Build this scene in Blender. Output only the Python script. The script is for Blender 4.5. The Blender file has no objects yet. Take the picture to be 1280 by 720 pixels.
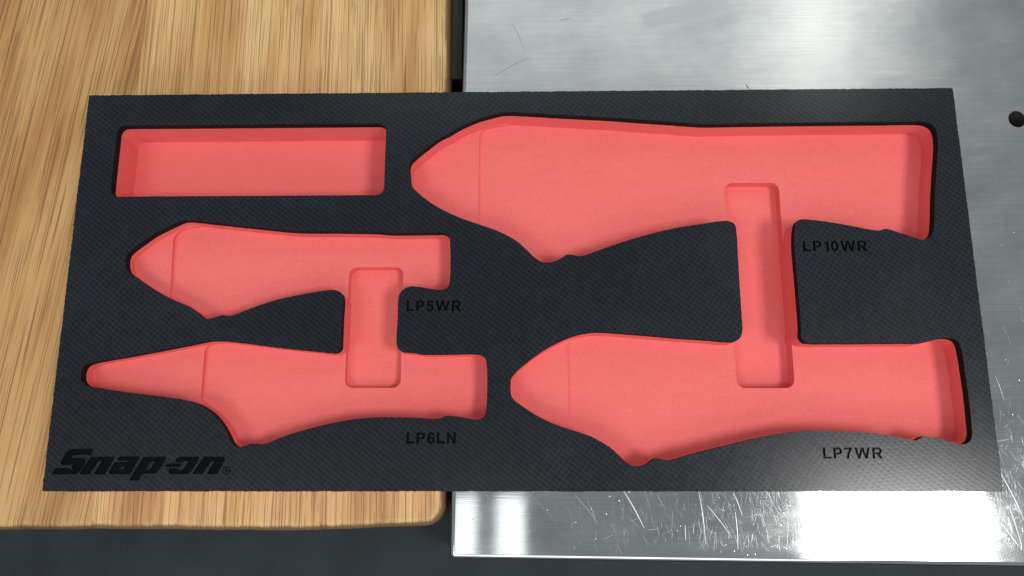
import bpy, math, random
import numpy as np
from mathutils import Matrix, Vector, geometry

random.seed(7)
scene = bpy.context.scene

# ---------------------------------------------------------------- camera
cam_data = bpy.data.cameras.new('camera')
cam_data.sensor_width = 36.0
cam_data.lens = 27.0
cam_data.clip_start = 0.01
cam_data.clip_end = 50.0
camera = bpy.data.objects.new('camera', cam_data)
camera.location = (0.00352, -0.07821, 0.39313)
camera.rotation_euler = (math.radians(11.6188), math.radians(0.9721), math.radians(-0.0501))
scene.collection.objects.link(camera)
scene.camera = camera

# ---------------------------------------------------------------- ambient light of the workshop
world = bpy.data.worlds.new('World')
scene.world = world
world.use_nodes = True
bg = world.node_tree.nodes['Background']
bg.inputs[0].default_value = (0.95, 1.0, 1.03, 1)
bg.inputs[1].default_value = 0.36

# ---------------------------------------------------------------- ceiling lamps and added fill lights
def overhead_light(name, x, y, z, sx, sy, radiance, colour=(1, 1, 1)):
    l = bpy.data.lights.new(name, 'AREA')
    l.shape = 'RECTANGLE'
    l.size = sx
    l.size_y = sy
    l.energy = radiance * math.pi * sx * sy
    l.color = colour
    o = bpy.data.objects.new(name, l)
    o.location = (x, y, z)
    scene.collection.objects.link(o)
    return o

overhead_light('led_panel_lamp', 1.06, -0.52, 1.9, 0.46, 0.64, 29.0, (1.0, 0.99, 0.97))
overhead_light('tube_lamp', -0.175, -0.54, 1.9, 0.075, 0.64, 2.2, (0.97, 1.0, 1.0))
overhead_light('tube_lamp', -0.045, -0.54, 1.9, 0.075, 0.64, 2.2, (0.97, 1.0, 1.0))
overhead_light('tube_lamp', 0.95, 1.35, 1.9, 0.10, 0.9, 5.2, (1.0, 0.98, 0.92))
overhead_light('led_panel_lamp', -0.95, -0.80, 1.9, 0.90, 0.62, 6.5, (1.0, 0.98, 0.95))
overhead_light('soft_fill_light', 0.36, 1.95, 1.9, 1.9, 1.9, 0.75, (0.98, 1.0, 0.98))  # added soft panel, stands in for a bright ceiling reflected in the steel
overhead_light('soft_fill_light', 0.1, -2.3, 1.9, 1.9, 1.9, 2.4, (1.0, 0.99, 0.97))  # added fill behind the viewer, evens out the pocket shadows

vs = scene.view_settings
vs.view_transform = 'Standard'
vs.look = 'None'
vs.exposure = 0.0
vs.gamma = 1.0
vs.use_curve_mapping = False

# ================================================================ node helpers
class Mat:
    def __init__(self, name):
        self.m = bpy.data.materials.new(name)
        self.m.use_nodes = True
        self.t = self.m.node_tree
        self.p = self.t.nodes['Principled BSDF']
        self.tc = self.t.nodes.new('ShaderNodeTexCoord').outputs['Object']
    def link(self, a, b):
        self.t.links.new(a, b)
    def set(self, sock, v):
        if hasattr(v, 'is_linked') or isinstance(v, bpy.types.NodeSocket):
            self.link(v, sock)
        else:
            sock.default_value = v
    def inp(self, name, v):
        self.set(self.p.inputs[name], v)
    def mapping(self, loc=(0, 0, 0), rot=0.0, scale=(1, 1, 1), src=None):
        # rotate first, then stretch
        n1 = self.t.nodes.new('ShaderNodeMapping')
        n1.inputs['Location'].default_value = loc
        n1.inputs['Rotation'].default_value = (0, 0, rot)
        self.link(src or self.tc, n1.inputs['Vector'])
        n2 = self.t.nodes.new('ShaderNodeMapping')
        n2.inputs['Scale'].default_value = scale
        self.link(n1.outputs[0], n2.inputs['Vector'])
        return n2.outputs[0]
    def noise(self, vec, scale, detail=2.0, rough=0.5, dist=0.0):
        n = self.t.nodes.new('ShaderNodeTexNoise')
        self.link(vec, n.inputs['Vector'])
        n.inputs['Scale'].default_value = scale
        n.inputs['Detail'].default_value = detail
        n.inputs['Roughness'].default_value = rough
        n.inputs['Distortion'].default_value = dist
        return n.outputs['Fac']
    def math(self, op, a, b=0.0, c=0.0, clamp=False):
        n = self.t.nodes.new('ShaderNodeMath')
        n.operation = op
        n.use_clamp = clamp
        self.set(n.inputs[0], a)
        self.set(n.inputs[1], b)
        self.set(n.inputs[2], c)
        return n.outputs[0]
    def smooth(self, v, lo, hi, a=0.0, b=1.0):
        n = self.t.nodes.new('ShaderNodeMapRange')
        n.interpolation_type = 'SMOOTHSTEP'
        self.set(n.inputs['Value'], v)
        n.inputs['From Min'].default_value = lo
        n.inputs['From Max'].default_value = hi
        n.inputs['To Min'].default_value = a
        n.inputs['To Max'].default_value = b
        return n.outputs[0]
    def ramp(self, v, stops):
        n = self.t.nodes.new('ShaderNodeValToRGB')
        e = n.color_ramp.elements
        e[0].position, e[0].color = stops[0][0], (*stops[0][1], 1)
        e[1].position, e[1].color = stops[-1][0], (*stops[-1][1], 1)
        for pos, c in stops[1:-1]:
            k = e.new(pos)
            k.color = (*c, 1)
        self.set(n.inputs[0], v)
        return n.outputs[0]
    def mix(self, f, a, b, blend='MIX'):
        n = self.t.nodes.new('ShaderNodeMix')
        n.data_type = 'RGBA'
        n.blend_type = blend
        self.set(n.inputs['Factor'], f)
        for s, v in ((n.inputs[6], a), (n.inputs[7], b)):
            self.set(s, v if isinstance(v, bpy.types.NodeSocket) else (*v, 1))
        return n.outputs[2]
    def xyz(self, vec=None):
        n = self.t.nodes.new('ShaderNodeSeparateXYZ')
        self.link(vec or self.tc, n.inputs[0])
        return n.outputs
    def bump(self, h, dist, strength=1.0, normal=None):
        n = self.t.nodes.new('ShaderNodeBump')
        n.inputs['Distance'].default_value = dist
        n.inputs['Strength'].default_value = strength
        self.link(h, n.inputs['Height'])
        if normal is not None:
            self.link(normal, n.inputs['Normal'])
        return n.outputs[0]

# ================================================================ materials
def foam_skin():
    """dark blue-black closed-cell foam skin with an embossed diamond weave"""
    M = Mat('embossed_black_foam')
    warp = M.noise(M.tc, 80.0, 3.0, 0.6)
    def ridges(ang, pitch, phase):
        v = M.mapping(rot=ang)
        x = M.xyz(v)[1]
        x = M.math('ADD', x, M.math('MULTIPLY', warp, 0.0014))
        s = M.math('SINE', M.math('MULTIPLY_ADD', x, 2 * math.pi / pitch, phase))
        return M.smooth(s, -0.4, 0.95)
    a = ridges(math.radians(37), 0.00212, 0.0)
    b = ridges(math.radians(-52), 0.00236, 1.1)
    w = M.noise(M.tc, 14.0, 2.0)
    wb = M.smooth(w, 0.35, 0.65, 0.35, 0.75)
    h = M.math('MAXIMUM', M.math('MULTIPLY', a, M.smooth(w, 0.3, 0.7, 0.7, 1.0)), M.math('MULTIPLY', b, wb))
    grain = M.noise(M.tc, 2600.0, 2.0, 0.6)
    h2 = M.math('MULTIPLY_ADD', grain, 0.15, h)
    n = M.bump(h2, 0.000005, 1.0)
    mott = M.noise(M.tc, 260.0, 3.0, 0.6)
    speck = M.smooth(M.noise(M.tc, 1500.0, 1.0), 0.70, 0.78)
    dust = M.math('MULTIPLY', speck, 0.22)
    c = M.ramp(M.math('MULTIPLY_ADD', mott, 0.45, M.math('MULTIPLY', h, 0.52)),
               [(0.16, (0.0006, 0.0011, 0.0027)), (0.78, (0.0112, 0.0148, 0.0215))])  # weave relief shaded in the colour: paler ridges, near-black grooves
    scuff = M.smooth(M.noise(M.tc, 17.0, 5.0, 0.7), 0.52, 0.72, 0.0, 0.10)
    c = M.mix(scuff, c, (0.045, 0.050, 0.056))
    c = M.mix(dust, c, (0.10, 0.11, 0.12))
    M.inp('Base Color', c)
    M.inp('Roughness', M.smooth(mott, 0.3, 0.7, 0.205, 0.225))
    M.inp('Specular IOR Level', 0.42)
    M.inp('Normal', n)
    return M.m

def foam_cut():
    M = Mat('cut_black_foam')
    g = M.noise(M.tc, 1800.0, 3.0, 0.6)
    M.inp('Base Color', M.ramp(g, [(0.3, (0.004, 0.004, 0.005)), (0.7, (0.009, 0.009, 0.011))]))
    M.inp('Roughness', 0.9)
    M.inp('Specular IOR Level', 0.15)
    M.inp('Normal', M.bump(g, 0.0001, 0.8))
    return M.m

def foam_engraved():
    M = Mat('burnt_engraved_foam')
    g = M.noise(M.tc, 2200.0, 2.0, 0.6)
    M.inp('Base Color', M.ramp(g, [(0.3, (0.0018, 0.002, 0.0026)), (0.7, (0.0036, 0.0039, 0.0048))]))
    M.inp('Roughness', 0.25)
    M.inp('Specular IOR Level', 0.06)
    M.inp('Normal', M.bump(g, 0.00002, 0.6))
    return M.m

def red_foam():
    M = Mat('red_foam')
    fine = M.noise(M.tc, 1700.0, 3.0, 0.65)
    mid = M.noise(M.tc, 190.0, 3.0, 0.55)
    big = M.noise(M.mapping(scale=(1, 2.2, 1)), 16.0, 2.0, 0.5)
    mill = M.noise(M.mapping(scale=(0.06, 1, 1)), 900.0, 2.0, 0.5)
    v = M.math('MULTIPLY_ADD', fine, 0.55, M.math('MULTIPLY', mid, 0.14))
    v = M.math('MULTIPLY_ADD', big, 0.20, v)
    v = M.math('MULTIPLY_ADD', mill, 0.11, v)
    c = M.ramp(v, [(0.32, (0.70, 0.128, 0.122)), (0.5, (0.775, 0.157, 0.150)), (0.68, (0.83, 0.185, 0.177))])
    pit = M.smooth(M.noise(M.tc, 900.0, 1.0), 0.77, 0.82, 0.0, 0.35)
    c = M.mix(pit, c, (0.42, 0.05, 0.05))
    M.inp('Base Color', c)
    M.inp('Roughness', 0.85)
    M.inp('Specular IOR Level', 0.2)
    h = M.math('MULTIPLY_ADD', mill, 0.8, fine)
    M.inp('Normal', M.bump(h, 0.00008, 0.7))
    return M.m

def oak(idx, angle, tint):
    """varnished oak; each stave has its own grain direction and offset"""
    M = Mat('varnished_oak')
    off = (3.1 * idx + 0.7, 1.7 * idx, 0.37 * idx)
    long1 = M.mapping(off, angle, (1, 0.020, 0.3))
    long2 = M.mapping((off[1], off[0], 0.1), angle, (1, 0.007, 0.3))
    wav = M.mapping(off, angle, (1, 0.13, 0.4))
    bands = M.noise(wav, 38.0, 3.0, 0.55, 0.5)
    streak = M.noise(long1, 300.0, 2.0, 0.6)
    hair = M.noise(long2, 1000.0, 2.0, 0.6)
    figure = M.noise(M.mapping((off[2], off[0], 0), angle, (1, 0.09, 0.4)), 13.0, 1.0, 0.4, 0.3)
    rings = M.math('MULTIPLY_ADD', M.math('SINE', M.math('MULTIPLY', figure, 85.0)), 0.5, 0.5)
    v = M.math('MULTIPLY_ADD', bands, 0.50, M.math('MULTIPLY', streak, 0.16))
    v = M.math('MULTIPLY_ADD', hair, 0.18, v)
    v = M.math('MULTIPLY_ADD', rings, 0.075, M.math('ADD', v, 0.05))
    def t(c):
        return tuple(a * b for a, b in zip(c, tint))
    c = M.ramp(v, [(0.36, t((0.370, 0.190, 0.060))), (0.46, t((0.490, 0.285, 0.103))),
                   (0.54, t((0.580, 0.372, 0.152))), (0.66, t((0.650, 0.450, 0.208)))])
    def vessels(seed, freq, stretch, lo, hi):
        n = M.noise(M.mapping((off[0] + seed, off[1], seed), angle + 0.004, (1, stretch, 0.5)), freq, 0.0, 0.5)
        return M.smooth(n, lo, hi)
    zone = M.smooth(M.noise(long1, 80.0, 2.0), 0.36, 0.60)
    pores = M.math('MAXIMUM', vessels(0.0, 1300.0, 0.022, 0.62, 0.68), vessels(5.3, 1900.0, 0.011, 0.61, 0.69))
    def hairline(seed, freq, wander, w):
        xr = M.xyz(M.mapping((0, 0, 0), angle))[0]
        n = M.noise(M.mapping((off[0] + seed, off[1], seed), angle, (1, 0.012, 0.5)), freq * 0.45, 1.0, 0.5)
        u = M.math('ADD', M.math('MULTIPLY', xr, freq), M.math('MULTIPLY', n, wander))
        d = M.math('ABSOLUTE', M.math('SUBTRACT', M.math('FRACT', u), 0.5))
        l = M.smooth(d, w * 0.4, w, 1.0, 0.0)
        gap = M.smooth(M.noise(M.mapping((seed, off[0], 0.2), angle, (1, 0.05, 0.5)), 300.0, 0.0), 0.44, 0.58)
        return M.math('MULTIPLY', l, gap)
    lines = M.math('MAXIMUM', hairline(2.2, 250.0, 2.2, 0.085), hairline(7.9, 430.0, 2.4, 0.11))
    pm = M.math('MULTIPLY', pores, M.math('MULTIPLY_ADD', zone, 0.34, 0.12))
    pm = M.math('MAXIMUM', pm, M.math('MULTIPLY', lines, 0.70))
    c = M.mix(pm, c, t((0.175, 0.078, 0.024)))
    knot = M.smooth(M.noise(M.mapping(off, angle, (1, 0.5, 1)), 60.0, 1.0), 0.80, 0.84, 0.0, 0.8)
    c = M.mix(knot, c, t((0.10, 0.040, 0.014)))
    # the worn, darkened arris along the front edge
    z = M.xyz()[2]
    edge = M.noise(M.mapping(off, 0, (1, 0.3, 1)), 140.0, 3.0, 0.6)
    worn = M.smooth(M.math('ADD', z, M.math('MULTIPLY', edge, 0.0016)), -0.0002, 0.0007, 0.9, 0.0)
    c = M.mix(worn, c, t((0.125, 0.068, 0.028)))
    M.inp('Base Color', c)
    M.inp('Roughness', M.smooth(streak, 0.3, 0.7, 0.40, 0.52))
    M.inp('Specular IOR Level', 0.5)
    h = M.math('MULTIPLY_ADD', pm, -1.0, M.math('MULTIPLY', hair, 0.35))
    M.inp('Normal', M.bump(h, 0.00018, 0.8))
    return M.m

def scratched_steel():
    M = Mat('scratched_stainless_steel')
    brush = M.noise(M.mapping(scale=(0.012, 1, 1)), 1500.0, 3.0, 0.6)
    brush2 = M.noise(M.mapping(scale=(0.05, 1, 1)), 260.0, 3.0, 0.6)
    x, y, z = M.xyz()
    dents = M.smooth(M.noise(M.tc, 520.0, 1.0), 0.76, 0.80)
    specks = M.smooth(M.noise(M.tc, 420.0, 1.0), 0.80, 0.83)
    blot = M.noise(M.tc, 22.0, 4.0, 0.6)
    smear = M.noise(M.mapping(rot=math.radians(-14), scale=(0.25, 1, 1)), 40.0, 3.0, 0.6)
    # a rubbed band left by an old strip of tape
    tv = M.mapping((-0.0935, -0.1605, 0), 0.0)
    tv = M.mapping((0, 0, 0), math.radians(-14.5), src=tv)
    tx, ty, _ = M.xyz(tv)
    wob = M.math('MULTIPLY', M.noise(M.tc, 160.0, 3.0), 0.004)
    ax = M.smooth(M.math('ADD', M.math('ABSOLUTE', tx), wob), 0.0235, 0.0275, 1.0, 0.0)
    ay = M.smooth(M.math('ADD', M.math('ABSOLUTE', ty), wob), 0.0058, 0.0080, 1.0, 0.0)
    band = M.math('MULTIPLY', ax, ay)
    col = M.ramp(M.math('MULTIPLY_ADD', blot, 0.6, M.math('MULTIPLY', smear, 0.4)),
                 [(0.36, (0.40, 0.42, 0.43)), (0.5, (0.50, 0.52, 0.52)), (0.64, (0.60, 0.62, 0.61))])
    col = M.mix(M.smooth(brush, 0.35, 0.65, 0.0, 0.30), col, (0.36, 0.38, 0.39))
    col = M.mix(M.math('MULTIPLY', band, 0.6), col, (0.40, 0.43, 0.45))
    col = M.mix(specks, col, (0.05, 0.05, 0.055))
    M.inp('Base Color', col)
    M.inp('Metallic', 1.0)
    r = M.smooth(M.math('MULTIPLY_ADD', blot, 0.5, M.math('MULTIPLY', smear, 0.5)), 0.36, 0.64, 0.055, 0.085)
    r = M.math('ADD', r, M.math('MULTIPLY', M.smooth(y, -0.05, 0.12), 0.16))
    M.inp('Roughness', r)
    wave = M.noise(M.mapping(scale=(1, 0.35, 1)), 13.0, 1.0, 0.4)
    n = M.bump(wave, 0.0004, 1.0)
    n = M.bump(M.math('MULTIPLY_ADD', brush, 0.4, brush2), 0.000008, 1.0, n)
    n = M.bump(dents, 0.00003, 1.0, n)
    M.inp('Normal', n)
    return M.m

def dark_surface(name, c1, c2, rough):
    M = Mat(name)
    a = M.noise(M.tc, 30.0, 4.0, 0.6)
    g = M.noise(M.tc, 700.0, 2.0, 0.6)
    M.inp('Base Color', M.ramp(M.math('MULTIPLY_ADD', a, 0.7, M.math('MULTIPLY', g, 0.3)), [(0.35, c1), (0.65, c2)]))
    M.inp('Roughness', rough)
    M.inp('Specular IOR Level', 0.25)
    M.inp('Normal', M.bump(g, 0.00008, 0.6))
    return M.m

SKIN, CUT, BURN, RED = foam_skin(), foam_cut(), foam_engraved(), red_foam()
STEEL = scratched_steel()

# ================================================================ object helpers
def link(o, parent=None):
    scene.collection.objects.link(o)
    if parent is not None:
        o.parent = parent
    return o

def mesh_object(name, verts, faces, mats, parent=None, mat_idx=None, smooth=None):
    me = bpy.data.meshes.new(name)
    me.from_pydata([tuple(v) for v in verts], [], faces)
    for m in mats:
        me.materials.append(m)
    if mat_idx is not None:
        me.polygons.foreach_set('material_index', mat_idx)
    if smooth is not None:
        me.polygons.foreach_set('use_smooth', smooth)
    me.update()
    return link(bpy.data.objects.new(name, me), parent)

def empty(name, loc=(0, 0, 0)):
    o = bpy.data.objects.new(name, None)
    o.location = loc
    o.empty_display_size = 0.02
    return link(o)

def tag(o, label, category=None, kind=None):
    if label:
        o['label'] = label
    if category:
        o['category'] = category
    if kind:
        o['kind'] = kind
    return o

def inside(poly, pts):
    p = np.asarray(poly)
    q = np.asarray(pts)
    res = np.zeros(len(q), bool)
    x, y = q[:, 0], q[:, 1]
    x0, y0 = p[:, 0], p[:, 1]
    x1, y1 = np.roll(x0, -1), np.roll(y0, -1)
    for a, b, c, d in zip(x0, y0, x1, y1):
        if b == d:
            continue
        hit = ((b > y) != (d > y)) & (x < (c - a) * (y - b) / (d - b) + a)
        res ^= hit
    return res

def triangulate(loops, lines=()):
    pts, edges = [], []
    for l in loops:
        s = len(pts)
        pts += [tuple(p) for p in l]
        edges += [(s + i, s + (i + 1) % len(l)) for i in range(len(l))]
    for l in lines:
        s = len(pts)
        pts += [tuple(p) for p in l]
        edges += [(s + i, s + i + 1) for i in range(len(l) - 1)]
    v, e, f, *_ = geometry.delaunay_2d_cdt([Vector(p) for p in pts], edges, [], 0, 1e-5)
    out = []
    for t in f:
        a, b, c = (v[i] for i in t)
        if (b - a).cross(c - a) < 0:
            t = list(reversed(t))
        out.append(tuple(t))
    return np.array([tuple(p) for p in v]), out

def catmull(pts, step):
    """smooth closed curve through traced points, resampled at an even step"""
    p = np.array(pts, float)
    n = len(p)
    out = []
    for i in range(n):
        p0, p1, p2, p3 = p[(i - 1) % n], p[i], p[(i + 1) % n], p[(i + 2) % n]
        d = [max(np.linalg.norm(b - a), 1e-6) ** 0.5 for a, b in ((p0, p1), (p1, p2), (p2, p3))]
        t0, t1 = 0.0, d[0]
        t2, t3 = t1 + d[1], t1 + d[1] + d[2]
        for t in np.linspace(t1, t2, max(2, int(np.linalg.norm(p2 - p1) / 0.2)), endpoint=False):
            a1 = (t1 - t) / (t1 - t0) * p0 + (t - t0) / (t1 - t0) * p1
            a2 = (t2 - t) / (t2 - t1) * p1 + (t - t1) / (t2 - t1) * p2
            a3 = (t3 - t) / (t3 - t2) * p2 + (t - t2) / (t3 - t2) * p3
            b1 = (t2 - t) / (t2 - t0) * a1 + (t - t0) / (t2 - t0) * a2
            b2 = (t3 - t) / (t3 - t1) * a2 + (t - t1) / (t3 - t1) * a3
            out.append((t2 - t) / (t2 - t1) * b1 + (t - t1) / (t2 - t1) * b2)
    return resample(np.array(out), step)

def resample(p, step):
    q = np.vstack([p, p[:1]])
    s = np.concatenate([[0], np.cumsum(np.linalg.norm(np.diff(q, axis=0), axis=1))])
    n = max(8, int(round(s[-1] / step)))
    u = np.linspace(0, s[-1], n, endpoint=False)
    return np.stack([np.interp(u, s, q[:, 0]), np.interp(u, s, q[:, 1])], 1)

def roughen(p, amp, rng):
    """the small tears and serrations of a cut foam edge"""
    t = np.roll(p, -1, 0) - np.roll(p, 1, 0)
    t /= np.linalg.norm(t, axis=1)[:, None]
    nrm = np.stack([-t[:, 1], t[:, 0]], 1)
    j = rng.normal(0, 1, len(p))
    slow = np.convolve(np.tile(rng.normal(0, 1, len(p)), 2), np.ones(9) / 4, 'same')[:len(p)]
    return p + nrm * (amp * np.clip(0.7 * j + 0.5 * slow, -2, 2))[:, None]

def rounded_rect(x0, y0, x1, y1, r, n=6):
    out = []
    for cx, cy, a0 in ((x1 - r, y0 + r, -90), (x1 - r, y1 - r, 0), (x0 + r, y1 - r, 90), (x0 + r, y0 + r, 180)):
        for k in range(n + 1):
            a = math.radians(a0 + 90 * k / n)
            out.append((cx + r * math.cos(a), cy + r * math.sin(a)))
    return np.array(out)

# ================================================================ the setting under the benches
BASE_Z = -0.038
DARK = dark_surface('dark_grey_counter_coating', (0.011, 0.016, 0.021), (0.019, 0.027, 0.034), 0.65)
base = mesh_object('counter', [(x, y, z) for z in (BASE_Z - 0.03, BASE_Z) for x, y in ((-0.8, -0.6), (0.9, -0.6), (0.9, 0.7), (-0.8, 0.7))],
                   [(3, 2, 1, 0), (4, 5, 6, 7), (0, 1, 5, 4), (1, 2, 6, 5), (2, 3, 7, 6), (3, 0, 4, 7)], [DARK])
tag(base, 'dark blue-grey counter surface under the oak board and steel plate', kind='structure')

# ---------------------------------------------------------------- slab with a rounded top edge
def slab(name, outline, inset, radius, depth, mats, parent=None, holes=(), hole_depth=0.012, rings=5):
    """outline: CCW points (m); inset: unit vector per point along which the top edge rolls in"""
    o = np.asarray(outline)
    d = np.asarray(inset)
    n = len(o)
    verts, faces, smooth = [], [], []
    rows = []
    for k in range(rings + 1):
        a = math.pi / 2 * k / rings
        pts = o + d * (radius * (1 - math.cos(a)))
        z = -radius * (1 - math.sin(a))
        rows.append(len(verts))
        verts += [(x, y, z) for x, y in pts]
    bottom = len(verts)
    verts += [(x, y, -depth) for x, y in o]
    for i in range(n):
        j = (i + 1) % n
        faces.append((bottom + i, bottom + j, rows[0] + j, rows[0] + i)); smooth.append(False)
        for k in range(rings):
            faces.append((rows[k] + i, rows[k] + j, rows[k + 1] + j, rows[k + 1] + i)); smooth.append(True)
    top = np.array([v[:2] for v in verts[rows[-1]:rows[-1] + n]])
    v2, tri = triangulate([top] + list(holes))
    c = np.array([v2[list(t)].mean(0) for t in tri])
    keep = inside(top, c)
    for h in holes:
        keep &= ~inside(h, c)
    s = len(verts)
    verts += [(x, y, 0.0) for x, y in v2]
    for t, k in zip(tri, keep):
        if k:
            faces.append(tuple(s + i for i in t)); smooth.append(False)
    faces.append(tuple(bottom + i for i in reversed(range(n)))); smooth.append(False)
    mi = [0] * len(faces)
    for h in holes:
        s = len(verts)
        m = len(h)
        cx, cy = np.mean(h, 0)
        for r, z in ((1.0, 0.0), (0.93, -0.0006), (0.93, -hole_depth)):
            verts += [(cx + (x - cx) * r, cy + (y - cy) * r, z) for x, y in h]
        for i in range(m):
            j = (i + 1) % m
            faces.append((s + i, s + j, s + m + j, s + m + i)); smooth.append(True); mi.append(0)
            faces.append((s + m + i, s + m + j, s + 2 * m + j, s + 2 * m + i)); smooth.append(True); mi.append(1)
        faces.append(tuple(s + 2 * m + i for i in range(m))); smooth.append(False); mi.append(1)
    return mesh_object(name, verts, faces, mats, parent, mi, smooth)

# ---------------------------------------------------------------- oak bench top, glued up from staves
FRONT, BACK = -0.1190, 0.50
bench = empty('oak_benchtop', (-0.30, 0.19, 0))
tag(bench, 'varnished oak bench board with a rounded corner under the left half of the foam tray', 'benchtop')
def stave(x0, x1, i, angle, tint, last=False):
    rng = np.random.default_rng(40 + i)
    xs = np.linspace(x0, x1, 60)
    pts, ins = [], []
    def wob(x):
        return 0.0003 * math.sin(x * 31 + i) + 0.00012 * math.sin(x * 173) + rng.normal(0, 0.00006)
    if not last:
        for x in xs:
            pts.append((x, FRONT + wob(x))); ins.append((0, 1))
        pts.append((x1, BACK)); ins.append((0, 0))
        pts.append((x0, BACK)); ins.append((0, 0))
    else:
        r = 0.010
        for x in np.linspace(x0, x1 - r, 50):
            pts.append((x, FRONT + wob(x) + 0.002 * (x - x0) / (x1 - x0))); ins.append((0, 1))
        for k in range(1, 13):
            a = math.radians(-90 + 90 * k / 12)
            pts.append((x1 - r + r * math.cos(a), FRONT + 0.002 + r + r * math.sin(a))); ins.append((-math.cos(a), -math.sin(a)))
        for y in np.linspace(FRONT + 0.03, BACK, 20):
            pts.append((x1 - 0.0018 * (y - FRONT) / 0.3, y)); ins.append((-1, 0))
        pts.append((x0, BACK)); ins.append((0, 0))
    o = slab('stave', pts, ins, 0.0042, -BASE_Z, [oak(i, angle, tint)], None)
    o.parent = bench
    o.matrix_parent_inverse = Matrix.Translation(bench.location).inverted()
    return o
stave(-0.56, -0.3251, 0, 0.05, (0.95, 0.93, 0.9))
stave(-0.3250, -0.2118, 1, 0.11, (0.86, 0.80, 0.72))
stave(-0.2117, -0.0981, 2, -0.004, (1.12, 1.15, 1.20))
stave(-0.0980, -0.0365, 3, -0.02, (1.08, 1.10, 1.14), last=True)

# ---------------------------------------------------------------- stainless plate
ANG = math.radians(-0.72)
plate = None
def build_plate():
    w, d = 0.62, 0.63
    r = 0.0025
    o = rounded_rect(0, 0, w, d, r, 5)
    ctr = np.array([(min(max(x, r), w - r), min(max(y, r), d - r)) for x, y in o])
    ins = ctr - o
    ins /= np.linalg.norm(ins, axis=1)[:, None]
    rot = np.array([[math.cos(ANG), -math.sin(ANG)], [math.sin(ANG), math.cos(ANG)]])
    org = np.array([-0.0338, -0.1322])
    o2 = o @ rot.T + org
    i2 = ins @ rot.T
    h = np.array([(0.2703 + 0.0047 * math.cos(a), 0.0947 + 0.0047 * math.sin(a)) for a in np.linspace(0, 2 * math.pi, 40, endpoint=False)])
    return slab('steel_plate', o2, i2, 0.0024, -BASE_Z, [STEEL, DARK_HOLE], None, holes=[h])
DARK_HOLE = dark_surface('dark_hole_wall', (0.012, 0.011, 0.011), (0.03, 0.026, 0.025), 0.7)  # hole wall and floor coloured much darker than the plate
plate = build_plate()
tag(plate, 'scratched stainless steel plate with a drilled hole under the right half of the foam tray', 'steel plate')

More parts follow.
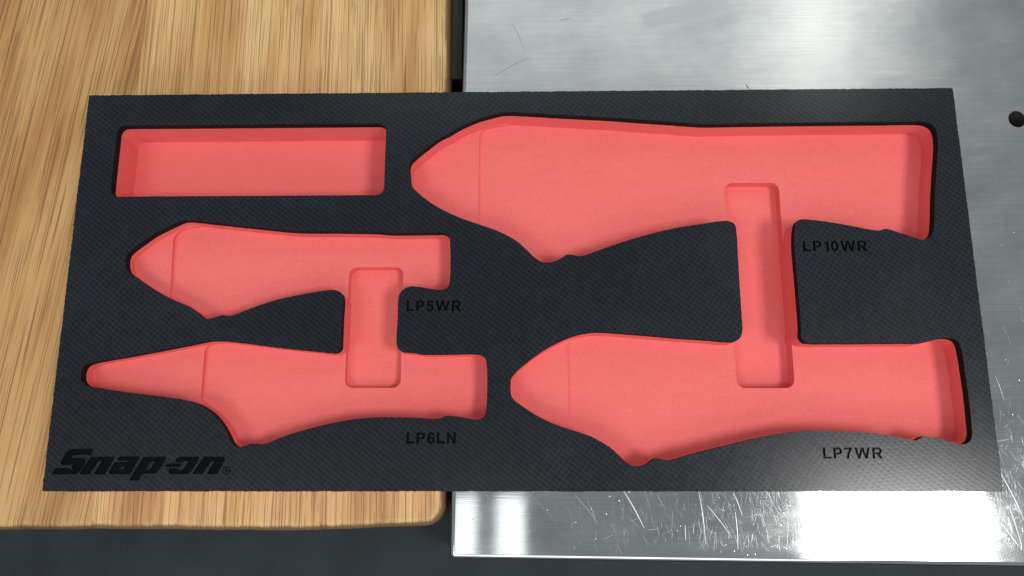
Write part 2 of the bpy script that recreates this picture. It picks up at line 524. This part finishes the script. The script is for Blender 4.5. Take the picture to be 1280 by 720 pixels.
def scratch_metal(name, colour, rough, metallic):
    M = Mat(name)
    M.inp('Base Color', (*colour, 1))
    M.inp('Metallic', metallic)
    M.inp('Roughness', rough)
    return M.m
def build_scratches():
    """knife and tool marks: each a thin tapering sliver just above the plate"""
    rng = np.random.default_rng(5)
    verts, faces, mi = [], [], []
    def mark(x, y, ang, length, width, bend, m, z):
        n = 5
        dx, dy = math.cos(ang), math.sin(ang)
        s0 = len(verts)
        for k in range(n + 1):
            u = k / n
            w = width * (0.15 + 0.85 * math.sin(math.pi * min(1, max(0, 0.12 + 0.8 * u)))) / 2
            o = bend * length * (4 * u * (1 - u))
            px = x + dx * length * (u - 0.5) - dy * o
            py = y + dy * length * (u - 0.5) + dx * o
            verts.append((px - dy * w, py + dx * w, z))
            verts.append((px + dy * w, py - dx * w, z))
        for k in range(n):
            i = s0 + 2 * k
            faces.append((i, i + 1, i + 3, i + 2))
            mi.append(m)
    def ok(x, y, half):
        return (-0.028 + half < x < 0.575 - half) and (-0.1297 + half * 0.9 < y < 0.47 - half)
    for k in range(12000):
        front = rng.random() < 0.62
        x = rng.uniform(-0.03, 0.57)
        y = -0.13 + min(0.12, abs(rng.normal(0.0, 0.045))) if front else rng.uniform(-0.1, 0.46)
        heavy = min(1.0, max(0.0, (x - 0.0) / 0.12)) if front else (1.0 if x > 0.235 and y < 0.07 else 0.22)
        if rng.random() > 0.15 + 0.85 * heavy:
            continue
        pick = rng.random()
        ang = math.radians(rng.normal(92, 13) if pick < 0.6 else (rng.normal(122, 9) if pick < 0.82 else rng.uniform(0, 180)))
        length = min(0.030, rng.lognormal(-5.55, 0.6))
        if not ok(x, y, length / 2):
            continue
        mark(x, y, ang, length, (rng.uniform(0.00003, 0.00007) if rng.random() < 0.9 else rng.uniform(0.00007, 0.00013)), rng.normal(0, 0.012), int(rng.random() < 0.3), 0.00003 + 0.00001 * rng.random())
    for x0, y0, x1, y1, w in ((51.8, -99.8, 61.5, -117.6, 0.9), (88.9, -99.8, 91.1, -125.1, 0.45), (92.8, -107, 104.1, -122.1, 0.30), (81.5, -116.1, 81.5, -123.6, 0.4),
                              (106.1, -101, 109.8, -112, 0.35), (106.4, -110.1, 106.7, -127.5, 0.4), (35.5, -107.1, 38, -115.8, 0.2), (27.7, -101.7, 39.2, -115.8, 0.2),
                              (237.4, -91, 246.1, -113.8, 0.35), (239.7, -108, 243.4, -126.6, 0.25), (241.1, -43.8, 243.9, -55.8, 0.3), (270.8, 129.5, 278.3, 127.0, 0.25)):
        mark((x0 + x1) / 2000, (y0 + y1) / 2000, math.atan2(y1 - y0, x1 - x0), math.hypot(x1 - x0, y1 - y0) / 1000, w * 0.55 / 1000, 0.02, 1, 0.00006)
    for x0, y0, x1, y1, w in ((-2.9, 154.2, 3.7, 138.5, 0.16), (-12.7, 122.7, 6.8, 133.6, 0.14), (242, -23.4, 259, -21.3, 0.22), (125.5, 116.5, 127, 113.5, 0.5), (24, 156, 30, 157.5, 0.2)):
        mark((x0 + x1) / 2000, (y0 + y1) / 2000, math.atan2(y1 - y0, x1 - x0), math.hypot(x1 - x0, y1 - y0) / 1000, w / 1000, 0.03, 2, 0.00007)
    o = mesh_object('scratches', verts, faces,
                    [scratch_metal('fine_scratch', (0.52, 0.54, 0.55), 0.24, 1.0), scratch_metal('bright_scratch', (0.66, 0.67, 0.68), 0.36, 1.0),
                     scratch_metal('dirty_scratch', (0.10, 0.10, 0.10), 0.6, 0.0)], plate, mi)
    o['kind'] = 'stuff'
build_scratches()

STRIP = dark_surface('dark_plastic', (0.020, 0.019, 0.021), (0.028, 0.026, 0.029), 0.6)
def build_strip():
    o = rounded_rect(-0.0381, 0.1262, -0.0316, 0.49, 0.0008, 3)
    ctr = np.array([(min(max(x, -0.0373), -0.0324), min(max(y, 0.1270), 0.4892)) for x, y in o])
    ins = (ctr - o) / np.linalg.norm(ctr - o, axis=1)[:, None]
    s = slab('spacer_strip', o, ins, 0.0006, -BASE_Z - 0.010, [STRIP])
    s.location.z = -0.010
    return s
tag(build_strip(), 'narrow dark grey strip set in the gap between oak board and steel plate', 'strip')

# ================================================================ the foam tool tray
TOP, LIP = 30.0, 4.7            # millimetres: total height, thickness of the black layer
W2, D2 = 220.0, 98.6

RIGHT_OPENING=[(-53.6,54.6),(-53.8,59.2),(-53.2,61.3),(-51.5,63.2),(-48.7,66.0),(-43.8,70.0),(-38.8,73.8),(-33.8,76.5),(-28.8,79.6),(-23.7,82.1),(-18.7,84.2),(-12.6,86.0),
  (-8.6,87.0),(-4.9,87.4),(1.6,87.2),(23.8,85.6),(46.0,84.2),(62.0,82.8),(76.0,81.7),(88.0,80.6),(96.0,80.2),(116.0,80.4),(154.0,80.6),(181.9,80.6),
  (201.7,80.6),(205.6,80.0),(208.6,77.8),(209.5,73.7),(209.2,67.8),(207.0,55.2),(204.7,40.8),(202.7,26.6),(201.7,22.9),(199.1,20.3),(196.4,19.6),(194.1,20.0),
  (189.6,21.7),(184.8,23.4),(181.1,24.7),(178.8,25.1),(176.4,24.3),(170.7,24.9),(161.2,27.0),(151.7,28.7),(142.1,30.0),(138.6,30.1),(136.6,29.2),(135.6,26.5),
  (134.6,19.7),(134.6,-4.1),(134.6,-23.5),(134.2,-27.7),(135.9,-30.2),(138.8,-30.7),(152.3,-30.8),(167.3,-30.8),(182.3,-30.7),(189.8,-30.7),(193.6,-30.2),(196.7,-29.4),
  (199.8,-28.7),(203.2,-28.4),(205.7,-28.8),(207.8,-30.4),(208.7,-33.6),(209.2,-43.6),(209.5,-53.8),(209.4,-66.7),(209.1,-73.2),(207.9,-76.1),(205.2,-77.6),(202.1,-77.3),
  (195.9,-75.7),(189.7,-74.3),(187.4,-74.1),(185.6,-74.8),(183.9,-75.7),(181.4,-75.7),(174.2,-74.2),(165.2,-72.8),(154.3,-71.9),(143.3,-71.6),(130.5,-71.7),(115.6,-73.8),
  (100.7,-77.0),(93.3,-78.8),(82.1,-81.5),(72.8,-84.1),(69.5,-84.8),(66.6,-84.3),(64.0,-83.8),(61.8,-84.6),(59.5,-86.4),(56.2,-87.3),(52.5,-87.1),(49.3,-85.1),
  (46.1,-81.9),(42.5,-78.8),(38.1,-76.1),(34.4,-74.1),(28.9,-72.1),(19.7,-69.2),(10.4,-65.1),(1.1,-59.2),(-1.9,-56.8),(-3.2,-54.1),(-3.4,-50.0),(-3.1,-47.0),
  (-0.7,-43.8),(5.9,-38.2),(13.5,-32.9),(22.1,-28.5),(27.9,-26.4),(33.6,-25.2),(38.2,-24.9),(43.1,-25.1),(58.3,-26.3),(77.2,-28.0),(92.2,-29.1),(100.5,-29.8),
  (103.9,-29.5),(106.1,-27.4),(106.9,-24.2),(106.9,-15.7),(106.9,5.9),(106.9,24.7),(106.3,27.7),(103.5,29.4),(99.2,29.4),(91.4,28.3),(75.7,25.7),(56.0,20.6),
  (44.2,16.7),(36.4,13.9),(32.5,12.5),(29.7,12.2),(27.0,12.8),(24.7,13.0),(22.7,12.1),(19.8,10.3),(15.9,9.1),(12.0,9.3),(8.1,11.9),(3.3,16.8),
  (-1.6,20.8),(-10.4,25.4),(-19.3,28.7),(-27.2,31.6),(-34.1,34.7),(-44.1,40.7),(-50.2,46.0),(-52.7,48.9)]
LEFT_OPENING=[(-192.0,9.3),(-192.2,12.5),(-191.2,15.0),(-185.9,19.6),(-179.4,24.5),(-168.9,30.0),(-165.9,31.3),(-162.7,31.6),(-158.3,31.1),(-135.0,28.4),(-112.0,25.9),(-105.0,25.5),
  (-86.2,25.3),(-69.4,24.9),(-62.5,24.3),(-39.9,24.3),(-35.9,24.2),(-33.5,22.5),(-32.9,19.4),(-32.7,0.6),(-33.5,-2.8),(-36.2,-4.2),(-41.3,-3.8),(-48.1,-2.7),
  (-52.0,-2.5),(-54.8,-3.7),(-56.9,-6.1),(-57.5,-9.2),(-57.5,-19.0),(-57.5,-31.3),(-56.1,-33.6),(-52.1,-34.4),(-49.0,-34.6),(-46.4,-35.2),(-33.0,-35.3),(-19.3,-35.3),
  (-16.3,-36.2),(-14.9,-38.7),(-14.8,-61.6),(-15.7,-64.7),(-18.5,-66.1),(-23.2,-65.6),(-30.7,-64.4),(-33.7,-64.4),(-35.9,-65.4),(-38.1,-65.7),(-49.4,-65.2),(-60.7,-65.0),
  (-68.2,-65.2),(-77.5,-66.0),(-89.6,-68.3),(-101.7,-71.4),(-110.9,-74.4),(-116.4,-76.7),(-120.1,-77.3),(-124.2,-77.0),(-127.5,-78.1),(-130.7,-78.7),(-133.0,-77.2),(-135.4,-73.2),
  (-138.6,-68.2),(-142.7,-63.8),(-146.5,-61.0),(-149.7,-59.3),(-155.6,-57.3),(-167.2,-55.3),(-186.5,-53.0),(-201.1,-50.7),(-204.8,-50.1),(-206.8,-48.6),(-207.9,-46.2),(-207.9,-43.1),
  (-206.8,-40.7),(-204.4,-39.4),(-188.2,-36.3),(-169.2,-32.8),(-152.1,-29.4),(-147.6,-28.6),(-142.9,-28.5),(-130.9,-29.7),(-117.3,-31.5),(-102.8,-33.1),(-90.3,-34.4),(-86.5,-34.5),
  (-84.4,-32.8),(-84.3,-29.7),(-84.3,-18.9),(-84.3,-7.9),(-85.3,-5.7),(-87.8,-4.3),(-92.7,-4.3),(-99.5,-5.4),(-109.1,-7.2),(-116.8,-9.0),(-126.3,-12.1),(-134.8,-15.5),
  (-138.4,-16.6),(-142.3,-16.3),(-145.0,-17.0),(-147.8,-17.9),(-150.8,-17.8),(-155.3,-14.7),(-161.4,-10.9),(-167.5,-8.4),(-176.8,-3.8),(-182.0,-0.6),(-187.2,2.9),(-190.4,5.2),
  (-191.6,7.3)]
LOGO=[[(-208.97,-79.57),(-207.76,-79.34),(-198.14,-79.34),(-198.87,-82.05),(-200.02,-82.18),(-202.69,-81.94),(-207.06,-82.35),(-208.07,-83.07),(-207.46,-83.44),(-202.51,-83.55),(-201.48,-83.96),(-201.07,-85.08),
  (-201.74,-87.30),(-202.94,-89.06),(-204.20,-90.35),(-205.20,-90.86),(-216.02,-90.92),(-216.38,-90.58),(-215.33,-88.48),(-214.68,-88.04),(-208.69,-88.04),(-207.93,-88.52),(-206.69,-88.65),(-207.35,-88.11),
  (-207.63,-87.46),(-207.50,-86.75),(-206.62,-86.14),(-207.57,-86.20),(-208.29,-86.65),(-212.03,-86.64),(-213.01,-85.76),(-212.87,-84.91),(-210.93,-80.98)],
[(-198.77,-82.94),(-188.54,-82.94),(-188.07,-83.42),(-188.30,-84.58),(-191.67,-90.93),(-196.69,-90.93),(-193.69,-85.19),(-193.98,-84.85),(-194.61,-84.88),(-195.44,-85.33),(-198.69,-90.93),(-203.61,-90.92),
  (-199.34,-83.48)],
[(-185.24,-82.81),(-176.43,-82.81),(-176.13,-83.43),(-179.75,-90.86),(-189.04,-90.93),(-189.98,-90.35),(-189.70,-89.68),(-187.87,-86.01),(-186.98,-85.40),(-180.91,-85.27),(-180.67,-84.79),(-186.60,-84.65),
  (-186.03,-83.35)],
[(-182.38,-87.37),(-183.14,-88.59),(-185.14,-88.59),(-184.29,-87.64)],
[(-173.67,-82.95),(-163.75,-82.96),(-163.45,-83.57),(-164.08,-85.10),(-166.84,-89.51),(-167.96,-90.56),(-174.12,-90.70),(-175.61,-93.73),(-180.06,-93.73),(-174.49,-83.57)],
[(-168.50,-84.93),(-170.40,-85.27),(-172.38,-88.50),(-171.99,-88.83),(-170.70,-88.84)],
[(-164.08,-87.14),(-162.08,-86.02),(-155.94,-86.03),(-156.37,-87.15),(-157.02,-87.72),(-161.93,-87.72)],
[(-159.31,-85.51),(-158.59,-83.75),(-157.25,-82.96),(-148.47,-82.97),(-148.07,-83.58),(-148.66,-84.94),(-150.79,-88.84),(-151.90,-90.20),(-153.42,-90.87),(-161.12,-90.87),(-161.95,-90.19),(-161.99,-89.01),
  (-161.53,-88.20),(-157.50,-88.20),(-157.26,-88.94),(-156.20,-89.08),(-155.18,-88.67),(-153.18,-85.45),(-152.93,-85.04),(-153.40,-84.87),(-154.63,-84.94),(-155.45,-85.58)],
[(-145.84,-82.90),(-136.54,-82.91),(-135.86,-83.59),(-136.21,-84.95),(-139.09,-90.87),(-143.98,-90.87),(-140.92,-85.29),(-141.12,-84.95),(-142.00,-84.95),(-142.82,-85.63),(-146.08,-90.87),(-150.80,-90.87),
  (-146.31,-83.58)]]


rng = np.random.default_rng(11)
# outer edge, cut a little ragged by the embossing
outer = resample(rounded_rect(-W2, -D2, W2, D2, 0.5, 2), 0.7)
outer = roughen(outer, 0.12, rng)
box_pocket = roughen(resample(rounded_rect(-203.4, 43.9, -66.2, 81.8, 4.0, 8), 0.9), 0.035, rng)
right_open = roughen(catmull(RIGHT_OPENING, 0.9), 0.035, rng)
left_open = roughen(catmull(LEFT_OPENING, 0.9), 0.035, rng)
right_slot = rounded_rect(106.6, -50.8, 134.7, 54.6, 4.2, 8)
left_slot = rounded_rect(-84.6, -50.4, -57.2, 9.7, 4.0, 8)

# the shallower nose of each plier pocket: its step line curls along the wall at the upper end
def nose(line, x0):
    return np.array(line + [(x0, line[-1][1]), (x0, line[0][1])])
n10 = nose([(-20.0, 24.0), (-20.0, 50.2), (-19.9, 78.8), (-19.5, 81.9), (-18.5, 83.7), (-16.2, 84.9), (-11.2, 86.1), (-6.0, 87.0), (-1.0, 89.5)], -60)
n5 = nose([(-172.8, -14.0), (-173.0, -5.4), (-173.7, 11.4), (-174.0, 23.9), (-173.7, 25.5), (-172.8, 27.2), (-171.1, 28.7), (-168.2, 29.9), (-165.0, 30.7),
           (-158.0, 31.6), (-150.0, 35.0)], -215)
n6 = nose([(-142.0, -67.0), (-148.4, -60.7), (-151.3, -58.4), (-153.0, -57.0), (-153.8, -55.5), (-153.9, -52.4), (-153.9, -35.6), (-153.9, -32.9), (-153.5, -31.2),
           (-152.4, -29.7), (-150.5, -28.7), (-147.6, -27.9), (-141.0, -26.9), (-134.0, -22.0)], -235)
n7 = nose([(24.6, -77.0), (24.6, -68.3), (24.5, -56.4), (24.4, -35.0), (24.4, -29.9), (25.0, -28.3), (26.4, -27.1), (30.0, -25.6), (36.0, -24.2), (44.0, -18.0)], -10)

# ---- lettering: outlines of heavy sans-serif capitals, cap height 1
def arc(cx, cy, rx, ry, a0, a1, n=10):
    return [(cx + rx * math.cos(math.radians(a0 + (a1 - a0) * k / n)), cy + ry * math.sin(math.radians(a0 + (a1 - a0) * k / n))) for k in range(n + 1)]
GLYPH = {
    'L': (0.71, [[(0, 0), (0.71, 0), (0.71, 0.18), (0.21, 0.18), (0.21, 1), (0, 1)]]),
    'P': (0.77, [[(0, 0), (0.21, 0), (0.21, 0.37)] + arc(0.45, 0.685, 0.315, 0.315, -90, 90) + [(0, 1)],
                 [(0.21, 0.54)] + arc(0.42, 0.685, 0.135, 0.145, -90, 90) + [(0.21, 0.83)]]),
    'R': (0.90, [[(0, 0), (0.21, 0), (0.21, 0.40), (0.34, 0.40), (0.63, 0), (0.90, 0), (0.62, 0.42)] + arc(0.53, 0.705, 0.295, 0.295, -55, 90) + [(0, 1)],
                 [(0.21, 0.56)] + arc(0.50, 0.695, 0.115, 0.135, -90, 90) + [(0.21, 0.83)]]),
    'W': (1.34, [[(0, 1), (0.21, 1), (0.365, 0.32), (0.555, 1), (0.785, 1), (0.975, 0.32), (1.13, 1), (1.34, 1), (1.09, 0), (0.87, 0), (0.67, 0.72), (0.47, 0), (0.25, 0)]]),
    'N': (0.80, [[(0, 0), (0.2, 0), (0.2, 0.66), (0.6, 0), (0.8, 0), (0.8, 1), (0.6, 1), (0.6, 0.34), (0.2, 1), (0, 1)]]),
    '1': (0.43, [[(0.22, 0), (0.43, 0), (0.43, 1), (0.26, 1), (0.17, 0.86), (0, 0.76), (0, 0.6), (0.22, 0.71)]]),
    '0': (0.68, [arc(0.34, 0.5, 0.34, 0.51, 0, 350, 35), arc(0.34, 0.5, 0.135, 0.34, 0, 350, 35)]),
    '5': (0.68, [[(0.12, 1), (0.65, 1), (0.65, 0.82), (0.28, 0.82), (0.25, 0.66), (0.37, 0.68), (0.52, 0.64), (0.64, 0.53), (0.68, 0.34), (0.64, 0.16), (0.52, 0.03), (0.34, -0.01), (0.15, 0.03), (0.04, 0.13), (0, 0.27), (0.2, 0.29), (0.24, 0.18), (0.33, 0.15), (0.43, 0.2), (0.47, 0.33), (0.43, 0.46), (0.33, 0.51), (0.25, 0.49), (0.18, 0.43), (0.02, 0.46)]]),
    '6': (0.69, [[(0.66, 0.76), (0.60, 0.93), (0.48, 1.0), (0.36, 1.01), (0.2, 0.97), (0.07, 0.80), (0.01, 0.55), (0.01, 0.40), (0.05, 0.18), (0.17, 0.03), (0.35, -0.01), (0.53, 0.04), (0.65, 0.16), (0.69, 0.32), (0.65, 0.48), (0.54, 0.6), (0.40, 0.64), (0.29, 0.61), (0.21, 0.53), (0.24, 0.72), (0.31, 0.82), (0.38, 0.84), (0.44, 0.81), (0.47, 0.74)],
                 arc(0.355, 0.31, 0.135, 0.165, 0, 348, 29)]),
    '7': (0.68, [[(0, 1), (0.68, 1), (0.68, 0.85), (0.52, 0.62), (0.42, 0.38), (0.37, 0.0), (0.16, 0), (0.2, 0.3), (0.3, 0.58), (0.43, 0.81), (0, 0.81)]]),
}
def word(text, x0, x1, base, height):
    gap, pen, loops = 0.20, 0.0, []
    for ch in text:
        w, ls = GLYPH[ch]
        loops += [[(pen + x, y) for x, y in l] for l in ls]
        pen += w + gap
    pen -= gap
    return [np.array([(x0 + x / pen * (x1 - x0), base + y * height) for x, y in l]) for l in loops]
RING = (-135.0, -89.2)
registered = [np.array([(RING[0] + r * math.cos(a), RING[1] + r * math.sin(a)) for a in np.linspace(0, 2 * math.pi, 28, endpoint=False)]) for r in (1.85, 1.42)]
registered += [np.array([(RING[0] - 0.68 + 1.5 * x, RING[1] - 0.85 + 1.7 * y) for x, y in l]) for l in GLYPH['R'][1]]
INSCRIPTIONS = [('lettering', 'engraved black letters LP5WR', word('LP5WR', -53.3, -27.0, -14.7, 5.1)),
                ('lettering', 'engraved black letters LP10WR', word('LP10WR', 138.6, 169.7, 14.05, 5.15)),
                ('lettering', 'engraved black letters LP6LN', word('LP6LN', -51.75, -28.8, -77.05, 5.05)),
                ('lettering', 'engraved black letters LP7WR', word('LP7WR', 140.2, 167.4, -84.05, 5.0)),
                ('logo', 'engraved slanted brand lettering Snap-on with registered mark', [np.array(l) for l in LOGO] + registered)]

loops = [outer, box_pocket, right_open, left_open, right_slot, left_slot]
for _, _, ls in INSCRIPTIONS:
    loops += ls
lines = [l[:-2] for l in (n10, n5, n6, n7)]
V, TRI = triangulate(loops, lines)
C = np.array([V[list(t)].mean(0) for t in TRI])
zone = np.full(len(TRI), -1)
in_outer = inside(outer, C)
ZONES = []                       # (height, part key)
def add_zone(z, part, mask):
    zone[mask] = len(ZONES)
    ZONES.append((z, part))
add_zone(TOP, 'top', in_outer)
for k, (_, _, ls) in enumerate(INSCRIPTIONS):
    m = np.zeros(len(TRI), bool)
    for l in ls:
        m ^= inside(l, C)
    add_zone(TOP - 0.9, 'text%d' % k, m & in_outer)
inb, inr, inl = inside(box_pocket, C), inside(right_open, C), inside(left_open, C)
up_r, up_l = C[:, 1] > 0, C[:, 1] > -19.5
add_zone(TOP - 22.3, 'box', inb)
add_zone(TOP - 16.2, 'p10', inr & up_r)
add_zone(TOP - 14.3, 'p10', inr & up_r & inside(n10, C))
add_zone(TOP - 14.5, 'p7', inr & ~up_r)
add_zone(TOP - 12.6, 'p7', inr & ~up_r & inside(n7, C))
add_zone(TOP - 11.5, 'p5', inl & up_l)
add_zone(TOP - 9.2, 'p5', inl & up_l & inside(n5, C))
add_zone(TOP - 12.5, 'p6', inl & ~up_l)
add_zone(TOP - 10.1, 'p6', inl & ~up_l & inside(n6, C))
add_zone(TOP - 22.5, 'slot_r', inr & inside(right_slot, C))
add_zone(TOP - 18.0, 'slot_l', inl & inside(left_slot, C))

class Part:
    def __init__(self):
        self.v, self.f, self.mi, self.sm, self.key = [], [], [], [], {}
    def vert(self, i, z, tagk):
        k = (i, round(z, 3), tagk)
        if k not in self.key:
            self.key[k] = len(self.v)
            self.v.append((V[i][0] / 1000, V[i][1] / 1000, z / 1000))
        return self.key[k]
    def face(self, ids, zs, tagk, mi, sm):
        self.f.append(tuple(self.vert(i, z, tagk) for i, z in zip(ids, zs)))
        self.mi.append(mi)
        self.sm.append(sm)
parts = {}
def part(k):
    return parts.setdefault(k, Part())
edge = {}
for t, zn in zip(TRI, zone):
    if zn < 0:
        continue
    z, pk = ZONES[zn]
    part(pk).face(t, [z] * 3, 'flat', 0, False)
    if pk == 'top':
        part('base').face(tuple(reversed(t)), [0.0] * 3, 'bottom', 0, False)
        part('base').face(t, [TOP - LIP] * 3, 'upper', 0, False)
    else:
        part('base').face(tuple(reversed(t)), [0.0] * 3, 'bottom', 0, False)
    for a, b in ((t[0], t[1]), (t[1], t[2]), (t[2], t[0])):
        edge[(a, b)] = zn
def wall(pk, a, b, zh, zl, mi):
    part(pk).face((a, b, b, a), (zh, zh, zl, zl), 'wall', mi, True)
SEAM = TOP - LIP
for (a, b), zn in edge.items():
    other = edge.get((b, a), -1)
    z, pk = ZONES[zn]
    if other < 0:                                  # outer side of the tray; a->b runs CCW, face outward
        wall('top', b, a, TOP, SEAM, 1)
        wall('base', b, a, SEAM, 0.0, 0)
        continue
    zo, po = ZONES[other]
    if z <= zo:                                    # seen from the higher side only
        continue
    # the higher zone lies left of a->b: the wall drops on its right
    if pk == 'top' and po.startswith('text'):
        wall('top', b, a, z, zo, 1)
    elif pk == 'top':
        wall('top', b, a, TOP, SEAM, 1)
        wall(po, b, a, SEAM, zo, 0)
    else:
        wall(po, b, a, z, zo, 0)

tray = empty('foam_tray', (0, 0, 0))
tag(tray, 'black and red foam tool tray with plier-shaped cutouts lying across oak board and steel plate', 'foam tray')
def emit(key, name, mats, parent, label=None):
    p = parts[key]
    o = mesh_object(name, p.v, p.f, mats, parent, p.mi, p.sm)
    return tag(o, label)
base_layer = emit('base', 'base_layer', [RED], tray)
top_layer = emit('top', 'top_layer', [SKIN, CUT], tray, 'black embossed foam skin of the tray')
for key, name, label in (('box', 'box_pocket', 'deep rectangular red pocket'),
                         ('p10', 'plier_pocket', 'longest plier-shaped red pocket, marked LP10WR'),
                         ('p7', 'plier_pocket', 'plier-shaped red pocket marked LP7WR'),
                         ('p5', 'plier_pocket', 'short blunt-nosed red pocket marked LP5WR'),
                         ('p6', 'plier_pocket', 'long-nosed red pocket marked LP6LN'),
                         ('slot_r', 'finger_slot', 'deeper red finger slot joining pockets LP10WR and LP7WR'),
                         ('slot_l', 'finger_slot', 'deeper red finger slot joining pockets LP5WR and LP6LN')):
    emit(key, name, [RED], base_layer, label)
for k, (name, label, _) in enumerate(INSCRIPTIONS):
    emit('text%d' % k, name, [BURN], top_layer, label)
